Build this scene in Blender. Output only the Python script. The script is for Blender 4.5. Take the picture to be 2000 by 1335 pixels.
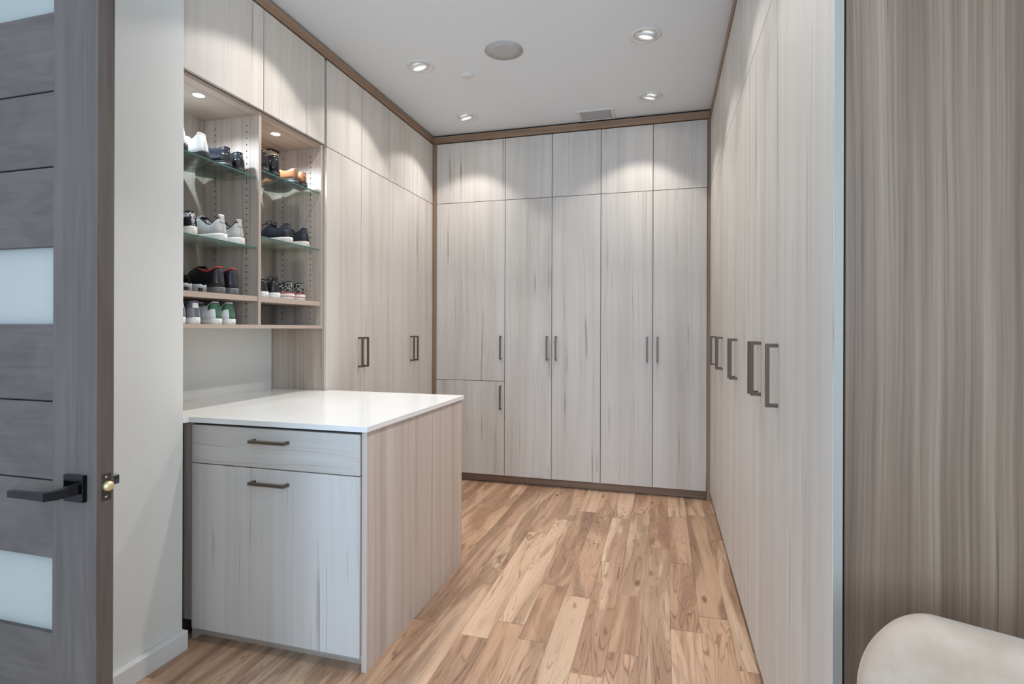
import bpy, bmesh, math, random
from mathutils import Vector, Matrix
for o in list(bpy.data.objects): bpy.data.objects.remove(o)
SC = bpy.context.scene
COL = SC.collection
R = math.radians
PI = math.pi

# ------------------------------------------------------------------ camera
HC = 1.30
cam_d = bpy.data.cameras.new('camera'); cam = bpy.data.objects.new('camera', cam_d); COL.objects.link(cam)
cam_d.sensor_width = 36.0; cam_d.sensor_fit = 'HORIZONTAL'
cam_d.lens = 1064.2/2000*36.0
cam_d.shift_y = -25.07/2000
cam_d.clip_start = 0.02
cam.matrix_world = Matrix.Translation((0, 0, HC)) @ Matrix.Rotation(0.27177, 4, 'Z') @ Matrix.Rotation(PI/2, 4, 'X') @ Matrix.Rotation(-0.00313*-1, 4, 'Z')
SC.camera = cam

# ------------------------------------------------------------------ exposure, world, daylight
SC.view_settings.view_transform = 'Standard'; SC.view_settings.look = 'None'
SC.view_settings.gamma = 1.0; SC.view_settings.use_curve_mapping = False
SC.view_settings.exposure = 0.0
W = bpy.data.worlds.new('World'); SC.world = W; W.use_nodes = True
wn = W.node_tree.nodes; wn['Background'].inputs[0].default_value = (0.62, 0.75, 1.0, 1); wn['Background'].inputs[1].default_value = 0.8

def area(name, loc, target, sx, sy, power, col, spread=180):
    l = bpy.data.lights.new(name, 'AREA'); l.shape = 'RECTANGLE'; l.size = sx; l.size_y = sy
    l.energy = power; l.color = col; l.spread = R(spread)
    o = bpy.data.objects.new(name, l); COL.objects.link(o); o.location = loc
    o.rotation_euler = (Vector(target)-Vector(loc)).to_track_quat('-Z', 'Y').to_euler()
    return o
# daylight through the bedroom window behind the camera (left rear)
area('window_daylight', (-1.25, -2.33, 1.45), (-1.25, 0, 1.35), 1.5, 2.2, 81, (0.47, 0.71, 1.0))
# daylight through the second window behind the camera (right rear)
area('window_daylight_right', (1.2, -2.33, 1.75), (1.2, 0, 1.7), 1.6, 1.5, 76, (0.60, 0.79, 1.0))

H = 2.975
DOWN_POWER = 59
DOWN = [(-1.502, 3.19), (-1.505, 4.048), (-0.106, 3.19), (-0.104, 4.04), (-1.502, 2.33), (-0.106, 2.33), (-0.10, 1.47)]

# ------------------------------------------------------------------ materials
def new_mat(name):
    m = bpy.data.materials.new(name); m.use_nodes = True
    nt = m.node_tree; b = nt.nodes['Principled BSDF']
    return m, nt, b
def S(c):   # sRGB 0-255 -> linear rgba
    return tuple(((v/255)/12.92 if v/255 <= 0.04045 else ((v/255+0.055)/1.055)**2.4) for v in c)+(1,)
def N(nt, t, **kw):
    n = nt.nodes.new(t)
    for k, v in kw.items(): setattr(n, k, v)
    return n
def L(nt, a, b): nt.links.new(a, b)
def MATH(nt, op, a, b=None):
    n = N(nt, 'ShaderNodeMath', operation=op)
    for i, v in enumerate((a, b)):
        if v is None: continue
        if isinstance(v, (int, float)): n.inputs[i].default_value = v
        else: L(nt, v, n.inputs[i])
    return n.outputs[0]
def RAMP(nt, fac, stops, interp='LINEAR'):
    n = N(nt, 'ShaderNodeValToRGB'); n.color_ramp.interpolation = interp
    e = n.color_ramp.elements
    while len(e) < len(stops): e.new(0.5)
    for i, (p, c) in enumerate(stops):
        e[i].position = p; e[i].color = c if len(c) == 4 else c+(1,)
    L(nt, fac, n.inputs[0]); return n.outputs[0]
def MIX(nt, mode, fac, a, b):
    n = N(nt, 'ShaderNodeMix', data_type='RGBA', blend_type=mode)
    for i, v in ((0, fac), (6, a), (7, b)):
        if isinstance(v, (int, float)): n.inputs[i].default_value = v
        elif isinstance(v, tuple): n.inputs[i].default_value = v
        else: L(nt, v, n.inputs[i])
    return n.outputs[2]
def NOISE(nt, vec, scale, detail=2.0, rough=0.5, dist=0.0):
    n = N(nt, 'ShaderNodeTexNoise'); L(nt, vec, n.inputs['Vector'])
    n.inputs['Scale'].default_value = scale; n.inputs['Detail'].default_value = detail
    n.inputs['Roughness'].default_value = rough; n.inputs['Distortion'].default_value = dist
    return n.outputs[0]
def VEC(nt, x, y, z):
    n = N(nt, 'ShaderNodeCombineXYZ')
    for i, v in enumerate((x, y, z)):
        if isinstance(v, (int, float)): n.inputs[i].default_value = v
        else: L(nt, v, n.inputs[i])
    return n.outputs[0]
def BUMP(nt, b, h, strength, dist):
    n = N(nt, 'ShaderNodeBump'); n.inputs['Strength'].default_value = strength; n.inputs['Distance'].default_value = dist
    L(nt, h, n.inputs['Height']); L(nt, n.outputs[0], b.inputs['Normal'])

def wood(name, dark, mid, light, line, along='z', bands=7.0, stretch=0.35, streak=45.0, lines=0.5, rough=0.5, wob=0.06, spec=0.35, fine=0.38):
    """straight grained laminate / veneer: broad bands, fine streaks and a few thin dark lines running along one axis"""
    m, nt, b = new_mat(name)
    tc = N(nt, 'ShaderNodeTexCoord'); oi = N(nt, 'ShaderNodeObjectInfo')
    sp = N(nt, 'ShaderNodeSeparateXYZ'); L(nt, tc.outputs['Object'], sp.inputs[0])
    x, y, z = sp.outputs
    a, c = {'z': (z, MATH(nt, 'ADD', x, y)), 'x': (x, MATH(nt, 'ADD', y, z)), 'y': (y, MATH(nt, 'ADD', x, z))}[along]
    rnd = MATH(nt, 'MULTIPLY', oi.outputs['Random'], 37.0)
    w = NOISE(nt, VEC(nt, MATH(nt, 'MULTIPLY', c, 2.0), MATH(nt, 'MULTIPLY', a, 0.9), rnd), 1.0, 2.0)
    c2 = MATH(nt, 'ADD', c, MATH(nt, 'MULTIPLY', w, wob))
    v1 = VEC(nt, MATH(nt, 'MULTIPLY', c2, bands), MATH(nt, 'MULTIPLY', a, stretch), rnd)
    v2 = VEC(nt, MATH(nt, 'MULTIPLY', c2, streak), MATH(nt, 'MULTIPLY', a, stretch*2.2), rnd)
    v3 = VEC(nt, MATH(nt, 'MULTIPLY', c2, bands*2.6), MATH(nt, 'MULTIPLY', a, stretch*0.6), MATH(nt, 'ADD', rnd, 11.0))
    n1 = NOISE(nt, v1, 1.0, 2.0, 0.6); n2 = NOISE(nt, v2, 1.0, 3.0, 0.65); n3 = NOISE(nt, v3, 1.0, 1.0, 0.5)
    f = MATH(nt, 'ADD', MATH(nt, 'MULTIPLY', n1, 1-fine), MATH(nt, 'MULTIPLY', n2, fine))
    col = RAMP(nt, f, [(0.33, S(dark)), (0.5, S(mid)), (0.67, S(light))])
    ln = RAMP(nt, MATH(nt, 'ABSOLUTE', MATH(nt, 'SUBTRACT', n3, 0.5)), [(0.0, (1, 1, 1)), (0.015, (0, 0, 0))])
    fade = RAMP(nt, NOISE(nt, VEC(nt, MATH(nt, 'MULTIPLY', c2, bands*2.0), MATH(nt, 'MULTIPLY', a, 2.2), MATH(nt, 'ADD', rnd, 23.0)), 1.0, 2.0), [(0.46, (0, 0, 0)), (0.66, (1, 1, 1))])
    k = MATH(nt, 'MULTIPLY', MATH(nt, 'MULTIPLY', ln, fade), lines)
    col = MIX(nt, 'MIX', k, col, S(line))
    L(nt, col, b.inputs['Base Color'])
    b.inputs['Roughness'].default_value = rough; b.inputs['Specular IOR Level'].default_value = spec
    BUMP(nt, b, n2, 0.05, 0.002)
    return m
def plain(name, c, rough=0.5, metal=0.0, spec=0.5, coat=0.0, bump=0.0, bscale=200.0):
    m, nt, b = new_mat(name)
    b.inputs['Base Color'].default_value = S(c); b.inputs['Roughness'].default_value = rough
    b.inputs['Metallic'].default_value = metal; b.inputs['Specular IOR Level'].default_value = spec
    b.inputs['Coat Weight'].default_value = coat
    tc = N(nt, 'ShaderNodeTexCoord'); n = NOISE(nt, tc.outputs['Object'], bscale, 2.0)
    v = MIX(nt, 'MULTIPLY', 1.0, S(c), RAMP(nt, n, [(0.3, (0.93, 0.93, 0.93)), (0.7, (1, 1, 1))]))
    L(nt, v, b.inputs['Base Color'])
    if bump: BUMP(nt, b, n, bump, 0.001)
    return m
def mottled(name, c1, c2, scale, rough=0.8, detail=4.0, bump=0.0, thr=(0.35, 0.65), sheen=0.0):
    m, nt, b = new_mat(name)
    tc = N(nt, 'ShaderNodeTexCoord'); n = NOISE(nt, tc.outputs['Object'], scale, detail, 0.6)
    L(nt, RAMP(nt, n, [(thr[0], S(c1)), (thr[1], S(c2))]), b.inputs['Base Color'])
    b.inputs['Roughness'].default_value = rough; b.inputs['Sheen Weight'].default_value = sheen
    if bump:
        n2 = NOISE(nt, tc.outputs['Object'], scale*14, 2.0); BUMP(nt, b, n2, bump, 0.002)
    return m
def emit(name, c, strength):
    m, nt, b = new_mat(name)
    b.inputs['Base Color'].default_value = S(c); b.inputs['Emission Color'].default_value = S(c); b.inputs['Emission Strength'].default_value = strength
    return m

M = {}
M['pale'] = wood('pale_oak_laminate', (190, 181, 171), (203, 196, 188), (211, 205, 198), (150, 132, 119), 'z', 6.0, 0.22, 34, 0.85)
M['pale_h'] = wood('pale_oak_laminate_crosswise', (190, 181, 171), (203, 196, 188), (211, 205, 198), (150, 132, 119), 'x', 11, 0.5, 60, 0.9)
M['pale_side'] = wood('pink_oak_laminate', (178, 160, 148), (198, 182, 170), (212, 200, 190), (156, 136, 122), 'z', 13, 0.15, 60, 0.6)
M['taupe'] = wood('taupe_oak_laminate', (156, 140, 128), (181, 167, 154), (201, 189, 177), (130, 113, 101), 'z', 12, 0.35, 55, 0.6)
M['taupe_h'] = wood('taupe_oak_laminate_lengthwise', (156, 140, 128), (181, 167, 154), (198, 186, 173), (130, 113, 101), 'y', 12, 0.35, 55, 0.6)
M['taupe_x'] = wood('taupe_oak_laminate_crosswise', (156, 140, 128), (181, 167, 154), (198, 186, 173), (130, 113, 101), 'x', 12, 0.35, 55, 0.6)
M['edge'] = plain('taupe_edge_banding', (186, 166, 152), 0.5)
M['edge_dimmed'] = plain('door_edge_dimmed', (160, 151, 139), 0.5)  # near door edge coloured darker to offset strong window light
M['trim_z'] = wood('brown_trim_upright', (134, 108, 87), (153, 125, 102), (166, 139, 116), (106, 84, 67), 'z', 20, 0.4, 70, 0.5)
M['trim_x'] = wood('brown_trim_crosswise', (134, 108, 87), (153, 125, 102), (166, 139, 116), (106, 84, 67), 'x', 20, 0.4, 70, 0.5)
M['trim_y'] = wood('brown_trim_lengthwise', (134, 108, 87), (153, 125, 102), (166, 139, 116), (106, 84, 67), 'y', 20, 0.4, 70, 0.5)
M['panel'] = wood('weathered_taupe_panel', (94, 75, 60), (124, 101, 82), (152, 129, 109), (78, 60, 47), 'z', 15, 0.32, 95, 0.9, wob=0.05, fine=0.52)
M['carcass'] = plain('carcass_seam_shade', (62, 52, 45), 0.8)  # carcass coloured dark so seams and crown gap read as shade
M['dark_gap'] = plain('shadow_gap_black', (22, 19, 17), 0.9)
M['wall'] = plain('neutral_white_paint', (227, 226, 221), 0.75, bump=0.03, bscale=300)
M['ceiling'] = plain('ceiling_paint', (236, 241, 244), 0.85)
M['white_trim'] = plain('white_trim_paint', (226, 226, 224), 0.45)
M['quartz'] = mottled('white_quartz', (234, 232, 228), (238, 236, 233), 6, 0.16)
M['bronze'] = plain('brushed_bronze', (112, 98, 86), 0.42, 0.75)
M['black_metal'] = plain('polished_black_metal', (26, 28, 34), 0.16, 0.9, coat=0.5)
M['latch'] = plain('dark_latch_plate', (86, 80, 72), 0.4, 0.8)
M['brass'] = plain('satin_brass', (232, 212, 164), 0.4, 0.7)
M['white_plastic'] = plain('white_plastic', (232, 231, 228), 0.45)
M['grey_grille'] = mottled('grey_mesh_grille', (182, 182, 181), (192, 192, 191), 400, 0.8, 1.0)
M['vent_grey'] = plain('vent_grey', (190, 190, 189), 0.7)
M['lens'] = emit('lamp_lens', (255, 250, 240), 1.1)
M['reflector'] = plain('lamp_reflector', (225, 225, 225), 0.2, 0.6)
M['puck'] = emit('led_puck', (240, 246, 255), 9.0)
M['hole'] = plain('shelf_pin_hole', (52, 42, 36), 0.9)
M['nickel'] = plain('nickel_pin', (200, 205, 205), 0.25, 0.9)
M['box'] = plain('beige_plastic_box', (214, 208, 192), 0.5)
M['chair_fabric'] = mottled('beige_suede', (176, 150, 128), (193, 171, 150), 7, 0.9, 5.0, bump=0.25, sheen=0.3)
M['chair_leg'] = plain('dark_stained_leg', (60, 46, 38), 0.4)

def door_wood(name, along):
    m, nt, b = new_mat(name)
    tc = N(nt, 'ShaderNodeTexCoord'); oi = N(nt, 'ShaderNodeObjectInfo')
    sp = N(nt, 'ShaderNodeSeparateXYZ'); L(nt, tc.outputs['Object'], sp.inputs[0])
    x, y, z = sp.outputs
    a, c = (z, MATH(nt, 'ADD', x, y)) if along == 'z' else (x, MATH(nt, 'ADD', z, y))
    rnd = MATH(nt, 'MULTIPLY', oi.outputs['Random'], 29.0)
    n1 = NOISE(nt, VEC(nt, MATH(nt, 'MULTIPLY', c, 9.0), MATH(nt, 'MULTIPLY', a, 0.7 if along == 'z' else 3.2), rnd), 1.0, 2.0, 0.5, 0.7)
    n2 = NOISE(nt, VEC(nt, MATH(nt, 'MULTIPLY', c, 80.0), MATH(nt, 'MULTIPLY', a, 3.0), rnd), 1.0, 3.0)
    ring = MATH(nt, 'ADD', MATH(nt, 'MULTIPLY', MATH(nt, 'SINE', MATH(nt, 'MULTIPLY', n1, 40.0)), 0.05), MATH(nt, 'ADD', MATH(nt, 'MULTIPLY', n1, 0.55), MATH(nt, 'MULTIPLY', n2, 0.42)))
    L(nt, RAMP(nt, ring, [(0.22, S((86, 75, 70))), (0.5, S((100, 89, 83))), (0.8, S((112, 101, 94)))]), b.inputs['Base Color'])
    b.inputs['Roughness'].default_value = 0.55; b.inputs['Specular IOR Level'].default_value = 0.3
    return m
M['door_z'] = door_wood('walnut_stile', 'z'); M['door_x'] = door_wood('walnut_board', 'x')

def frosted():
    m, nt, b = new_mat('frosted_glass')
    out = nt.nodes['Material Output']
    b.inputs['Base Color'].default_value = S((206, 206, 204)); b.inputs['Roughness'].default_value = 0.35
    t = N(nt, 'ShaderNodeBsdfTranslucent'); t.inputs[0].default_value = S((226, 232, 230))
    mx = N(nt, 'ShaderNodeMixShader'); mx.inputs[0].default_value = 0.6
    L(nt, b.outputs[0], mx.inputs[1]); L(nt, t.outputs[0], mx.inputs[2]); L(nt, mx.outputs[0], out.inputs[0])
    return m
M['frosted'] = frosted()
def glass():
    m, nt, b = new_mat('clear_shelf_glass')
    out = nt.nodes['Material Output']
    tr = N(nt, 'ShaderNodeBsdfTransparent'); tr.inputs[0].default_value = (0.93, 0.975, 0.955, 1)
    gl = N(nt, 'ShaderNodeBsdfGlossy'); gl.inputs['Roughness'].default_value = 0.02; gl.inputs[0].default_value = (0.9, 0.97, 0.95, 1)
    ge = N(nt, 'ShaderNodeNewGeometry'); dp = N(nt, 'ShaderNodeVectorMath', operation='DOT_PRODUCT')
    L(nt, ge.outputs['Incoming'], dp.inputs[0]); L(nt, ge.outputs['Normal'], dp.inputs[1])
    c = MATH(nt, 'SUBTRACT', 1.0, MATH(nt, 'ABSOLUTE', dp.outputs['Value']))
    schlick = MATH(nt, 'ADD', 0.04, MATH(nt, 'MULTIPLY', 0.96, MATH(nt, 'POWER', c, 5.0)))
    mx = N(nt, 'ShaderNodeMixShader'); L(nt, schlick, mx.inputs[0])
    L(nt, tr.outputs[0], mx.inputs[1]); L(nt, gl.outputs[0], mx.inputs[2]); L(nt, mx.outputs[0], out.inputs[0])
    return m
M['glass'] = glass()
def glass_edge():
    m, nt, b = new_mat('green_glass_edge')
    b.inputs['Base Color'].default_value = S((70, 104, 96)); b.inputs['Roughness'].default_value = 0.1
    return m
M['glass_edge'] = glass_edge()

def floor_mat():
    m, nt, b = new_mat('pecan_planks')
    tc = N(nt, 'ShaderNodeTexCoord'); oi = N(nt, 'ShaderNodeObjectInfo')
    sp = N(nt, 'ShaderNodeSeparateXYZ'); L(nt, tc.outputs['Object'], sp.inputs[0])
    x, y, z = sp.outputs
    rnd = MATH(nt, 'MULTIPLY', oi.outputs['Random'], 91.0)
    rnd2 = MATH(nt, 'FRACT', MATH(nt, 'MULTIPLY', oi.outputs['Random'], 7.31))
    # growth-ring contours: level lines of a slow noise stretched along the board
    n1 = NOISE(nt, VEC(nt, MATH(nt, 'MULTIPLY', x, 8.0), MATH(nt, 'MULTIPLY', y, 0.95), rnd), 1.0, 2.5, 0.5, 0.9)
    n1b = NOISE(nt, VEC(nt, MATH(nt, 'MULTIPLY', x, 30.0), MATH(nt, 'MULTIPLY', y, 9.0), rnd), 1.0, 2.0)
    lev = MATH(nt, 'ADD', n1, MATH(nt, 'MULTIPLY', n1b, 0.035))
    s = MATH(nt, 'SINE', MATH(nt, 'MULTIPLY', lev, 92.0))
    ring = RAMP(nt, s, [(0.0, (0, 0, 0)), (0.45, (0.08, 0.08, 0.08)), (0.80, (0.35, 0.35, 0.35)), (0.97, (1, 1, 1))])
    msk = RAMP(nt, NOISE(nt, VEC(nt, MATH(nt, 'MULTIPLY', x, 5.0), MATH(nt, 'MULTIPLY', y, 1.6), MATH(nt, 'ADD', rnd, 5.0)), 1.0, 2.0), [(0.42, (0.08, 0.08, 0.08)), (0.62, (1, 1, 1))])
    # heartwood / sapwood shading follows the same figure
    n2 = NOISE(nt, VEC(nt, MATH(nt, 'MULTIPLY', x, 22.0), MATH(nt, 'MULTIPLY', y, 1.0), MATH(nt, 'ADD', rnd, 9.0)), 1.0, 3.0, 0.55, 0.8)
    hl = MATH(nt, 'ADD', MATH(nt, 'MULTIPLY', lev, 0.72), MATH(nt, 'MULTIPLY', n2, 0.28))
    hl = MATH(nt, 'ADD', hl, MATH(nt, 'MULTIPLY', MATH(nt, 'SUBTRACT', MATH(nt, 'FRACT', MATH(nt, 'MULTIPLY', oi.outputs['Random'], 13.7)), 0.5), 0.14))
    heart = RAMP(nt, hl, [(0.42, (0, 0, 0)), (0.49, (0.25, 0.25, 0.25)), (0.53, (0.70, 0.70, 0.70)), (0.64, (1, 1, 1))])
    fine = NOISE(nt, VEC(nt, MATH(nt, 'MULTIPLY', x, 160.0), MATH(nt, 'MULTIPLY', y, 7.0), rnd), 1.0, 3.0, 0.6)
    base = RAMP(nt, rnd2, [(0.0, S((208, 173, 144))), (0.35, S((194, 156, 128))), (0.6, S((216, 186, 158))), (0.82, S((182, 144, 116))), (1.0, S((206, 172, 142)))])
    dark = RAMP(nt, rnd2, [(0.0, S((160, 124, 98))), (0.4, S((142, 114, 92))), (0.7, S((150, 110, 84))), (1.0, S((134, 104, 84)))])
    col = MIX(nt, 'MIX', MATH(nt, 'MULTIPLY', heart, 0.80), base, dark)
    col = MIX(nt, 'MIX', MATH(nt, 'MULTIPLY', MATH(nt, 'MULTIPLY', ring, MATH(nt, 'MAXIMUM', msk, MATH(nt, 'MULTIPLY', heart, 0.7))), 0.62), col, S((108, 76, 54)))
    col = MIX(nt, 'MULTIPLY', 0.55, col, RAMP(nt, fine, [(0.3, (0.78, 0.76, 0.74)), (0.6, (1, 1, 1))]))
    # knots and mineral spots
    kn = N(nt, 'ShaderNodeTexVoronoi'); L(nt, VEC(nt, MATH(nt, 'MULTIPLY', x, 6.0), MATH(nt, 'MULTIPLY', y, 2.2), rnd), kn.inputs['Vector']); kn.inputs['Scale'].default_value = 1.0
    kd = MATH(nt, 'ADD', kn.outputs['Distance'], MATH(nt, 'MULTIPLY', n1b, 0.16))
    k = RAMP(nt, kd, [(0.115, (1, 1, 1)), (0.17, (0, 0, 0))])
    col = MIX(nt, 'MIX', MATH(nt, 'MULTIPLY', k, 0.75), col, S((112, 66, 40)))
    col = MIX(nt, 'MULTIPLY', 1.0, col, oi.outputs['Color'])
    L(nt, col, b.inputs['Base Color'])
    b.inputs['Roughness'].default_value = 0.42; b.inputs['Specular IOR Level'].default_value = 0.35
    BUMP(nt, b, fine, 0.04, 0.001)
    return m
M['floor'] = floor_mat()

# ------------------------------------------------------------------ mesh helpers
class MB:
    """collects shapes in world coordinates, then links them as ONE mesh object"""
    def __init__(s): s.bm = bmesh.new()
    def box(s, x0, x1, y0, y1, z0, z1, bev=0.0, seg=1, mi=0):
        r = bmesh.ops.create_cube(s.bm, size=1.0)
        for v in r['verts']:
            v.co = Vector((x0+(v.co.x+.5)*(x1-x0), y0+(v.co.y+.5)*(y1-y0), z0+(v.co.z+.5)*(z1-z0)))
        fs = set(f for v in r['verts'] for f in v.link_faces)
        for f in fs: f.material_index = mi
        if bev:
            es = set(e for v in r['verts'] for e in v.link_edges)
            bmesh.ops.bevel(s.bm, geom=list(es), offset=bev, segments=seg, profile=0.5, affect='EDGES')
        return s
    def lathe(s, prof, center, axis='z', n=32, mi=0, cap=True, rot=None):
        """prof: list of (radius, height)"""
        rings = []
        for r, h in prof:
            ring = []
            for i in range(n):
                a = 2*PI*i/n
                p = Vector((r*math.cos(a), r*math.sin(a), h))
                if axis == 'y': p = Vector((p.x, p.z, -p.y))
                if axis == 'x': p = Vector((p.z, p.x, p.y))
                if rot is not None: p = rot @ p
                ring.append(s.bm.verts.new(p+Vector(center)))
            rings.append(ring)
        for a, b in zip(rings, rings[1:]):
            for i in range(n):
                f = s.bm.faces.new((a[i], a[(i+1) % n], b[(i+1) % n], b[i])); f.material_index = mi; f.smooth = True
        if cap:
            for ring in (rings[0], rings[-1]):
                try: s.bm.faces.new(ring).material_index = mi
                except ValueError: pass
        return s
    def poly(s, pts, z0, z1, bev=0.0, mi=0):
        lo = [s.bm.verts.new((x, y, z0)) for x, y in pts]; hi = [s.bm.verts.new((x, y, z1)) for x, y in pts]
        fs = [s.bm.faces.new(lo[::-1]), s.bm.faces.new(hi)]
        n = len(pts)
        for i in range(n): fs.append(s.bm.faces.new((lo[i], lo[(i+1) % n], hi[(i+1) % n], hi[i])))
        for f in fs: f.material_index = mi
        if bev:
            es = set(e for f in fs for e in f.edges)
            bmesh.ops.bevel(s.bm, geom=list(es), offset=bev, segments=2, profile=0.5, affect='EDGES')
        return s
    def tube(s, pts, r, n=8, mi=0):
        pts = [Vector(p) for p in pts]; rings = []
        up = Vector((0, 0, 1))
        for i, p in enumerate(pts):
            t = (pts[min(i+1, len(pts)-1)]-pts[max(i-1, 0)]).normalized()
            u = t.cross(up)
            if u.length < 1e-3: u = t.cross(Vector((1, 0, 0)))
            u.normalize(); w = t.cross(u)
            rr = r[i] if isinstance(r, (list, tuple)) else r
            rings.append([s.bm.verts.new(p+u*rr*math.cos(2*PI*k/n)+w*rr*math.sin(2*PI*k/n)) for k in range(n)])
        for a, b in zip(rings, rings[1:]):
            for i in range(n):
                f = s.bm.faces.new((a[i], a[(i+1) % n], b[(i+1) % n], b[i])); f.smooth = True; f.material_index = mi
        for ring in (rings[0], rings[-1]): s.bm.faces.new(ring).material_index = mi
        return s
    def loft(s, rings, mi=0, closed=True, caps=True, smooth=True):
        vs = [[s.bm.verts.new(p) for p in r] for r in rings]
        for a, b in zip(vs, vs[1:]):
            n = len(a)
            for i in range(n if closed else n-1):
                f = s.bm.faces.new((a[i], a[(i+1) % n], b[(i+1) % n], b[i])); f.smooth = smooth; f.material_index = mi
        if caps:
            for r in (vs[0], vs[-1]):
                f = s.bm.faces.new(r); f.material_index = mi; f.smooth = smooth
        return s
    def build(s, name, mats, parent=None, smooth=None, origin=None, local=False):
        """mats: material or list; parent: thing or part this is a piece of; local: coordinates are already the parent's own"""
        bmesh.ops.recalc_face_normals(s.bm, faces=s.bm.faces)
        if smooth is not None:
            for f in s.bm.faces: f.smooth = smooth
        co = [v.co for v in s.bm.verts]
        lo = Vector(min(c[i] for c in co) for i in range(3)); hi = Vector(max(c[i] for c in co) for i in range(3))
        o3 = Vector(origin) if origin is not None else Vector(((lo.x+hi.x)/2, (lo.y+hi.y)/2, lo.z))
        for v in s.bm.verts: v.co -= o3
        me = bpy.data.meshes.new(name); s.bm.to_mesh(me); s.bm.free()
        for m in (mats if isinstance(mats, list) else [mats]): me.materials.append(m)
        o = bpy.data.objects.new(name, me); COL.objects.link(o)
        o.location = o3
        if parent is not None:
            o.parent = parent
            if not local: o.location = o3-wloc(parent)
        return o
def wloc(o):
    v = Vector((0, 0, 0))
    while o is not None: v = v+o.location; o = o.parent
    return v
def thing(name, loc, label, cat, group=None):
    o = bpy.data.objects.new(name, None); COL.objects.link(o); o.location = loc; o.empty_display_size = 0.1
    return tag(o, label, cat, group)
def tag(o, label, cat, group=None, kind=None):
    if label: o['label'] = label
    if cat: o['category'] = cat
    if group: o['group'] = group
    if kind: o['kind'] = kind
    return o
def struct(mb, name, mat, label=None, cat=None):
    o = mb.build(name, mat); o['kind'] = 'structure'
    if label: o['label'] = label
    if cat: o['category'] = cat
    return o

# ------------------------------------------------------------------ layout constants (metres, camera at the origin, Y into the closet)
XL = -1.934          # front plane of the left doors
XR = 0.338           # front plane of the right doors
YB = 4.382           # front plane of the back doors
T = 0.019            # door thickness
ZK, ZS, ZT = 0.0735, 2.3815, 2.897   # door bottom, seam, top
CR0, CR1 = 2.905, 2.961
XBK = -2.3137        # wall behind the counter
GAP = 0.0022

# ------------------------------------------------------------------ structure
fl = struct(MB().box(-2.7, 2.4, -2.45, 5.1, -0.10, -0.014), 'floor', M['dark_gap'], 'wide plank wood floor running into the closet', 'floor')
struct(MB().box(-2.7, 2.4, -2.45, 5.1, H, H+0.12), 'ceiling', M['ceiling'], 'flat pale grey ceiling with round recessed lights', 'ceiling')
struct(MB().box(-2.7, 1.1, 5.0, 5.1, -0.014, H), 'wall_back', M['wall'], 'wall behind the far cabinets', 'wall')
struct(MB().box(-2.7, -2.56, 2.83, 5.0, -0.014, H).box(-2.7, XBK, 1.66, 2.83, -0.014, H), 'wall_left', M['wall'], 'painted wall behind the white counter under the shoe shelves', 'wall')
struct(MB().box(-2.7, -1.885, 1.16, 1.777, -0.014, H), 'wall_left_end', M['wall'], 'off white wall between the open door and the counter', 'wall')
struct(MB().box(-2.7, -2.15, -2.35, 1.16, -0.014, H), 'wall_left_front', M['wall'], 'wall that the open door hangs on', 'wall')
struct(MB().box(0.97, 1.1, 1.30, 5.0, -0.014, H).box(1.1, 2.4, 1.30, 1.42, -0.014, H), 'wall_right', M['wall'], 'wall behind the right cabinets', 'wall')
struct(MB().box(2.28, 2.4, -2.35, 1.30, -0.014, H), 'wall_right_front', M['wall'], 'side wall of the room behind the camera', 'wall')
# wall behind the camera, with two window openings
wb = MB()
for a in ((-2.7, -2.05, -0.014, H), (-0.45, 0.35, -0.014, H), (2.05, 2.4, -0.014, H), (-2.05, -0.45, -0.014, 0.3), (-2.05, -0.45, 2.6, H), (0.35, 2.05, -0.014, 0.95), (0.35, 2.05, 2.55, H)):
    wb.box(a[0], a[1], -2.45, -2.35, a[2], a[3])
struct(wb, 'wall_front', M['wall'], 'wall with windows behind the camera', 'wall')
for k_, (a, b_, z0, z1) in enumerate(((-2.05, -0.45, 0.3, 2.6), (0.35, 2.05, 0.95, 2.55))):
    wf = MB().box(a, a+0.05, -2.44, -2.37, z0, z1).box(b_-0.05, b_, -2.44, -2.37, z0, z1).box(a+0.05, b_-0.05, -2.44, -2.37, z0, z0+0.05).box(a+0.05, b_-0.05, -2.44, -2.37, z1-0.05, z1).box((a+b_)/2-0.02, (a+b_)/2+0.02, -2.44, -2.37, z0+0.05, z1-0.05)
    struct(wf, 'window_%d' % (k_+1), M['white_trim'], ('tall' if k_ == 0 else 'high')+' white window frame behind the camera', 'window')
bb = MB().box(-1.885, -1.853, 1.16, 1.777, 0.0, 0.078, 0.004, 2)
struct(bb, 'baseboard_left', M['white_trim'], 'white baseboard along the wall beside the open door', 'baseboard')

# floor planks: one object each
random.seed(11)
PW = 0.1236
X0 = -0.2186
def un_floor(px, py):
    f = 1064.2; a = (px-1000)/f; b = -(py-642.43)/f
    a, b = a-b*(-0.00313), b+a*(-0.00313)
    c, s = math.cos(0.27177), math.sin(0.27177)
    t = HC/-b
    return (a*c-s)*t, (a*s+c)*t
KX = un_floor(1180, 1334)[0]
joints = {}
for px, py in ((1399, 1204), (1334, 1098), (1329, 1008), (1290, 1068), (1220, 1274), (1236, 1161), (1147, 1317), (1194, 1096), (1217, 1011), (1163, 1058), (1040, 1250), (1101, 1013), (1084, 1141), (985, 1110), (955, 992)):
    x, y = un_floor(px, py); joints.setdefault(math.floor((x-KX)/PW), []).append(y)
col0, col1 = math.floor((-2.15-KX)/PW), math.floor((2.28-KX)/PW)
cache = {}
tones = [(1.06, 1.05, 1.04), (1.0, 0.98, 0.96), (0.93, 0.90, 0.88), (1.04, 1.0, 0.97), (0.88, 0.85, 0.83), (1.0, 1.0, 1.0), (0.96, 0.95, 0.95), (1.07, 1.06, 1.06)]
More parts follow.
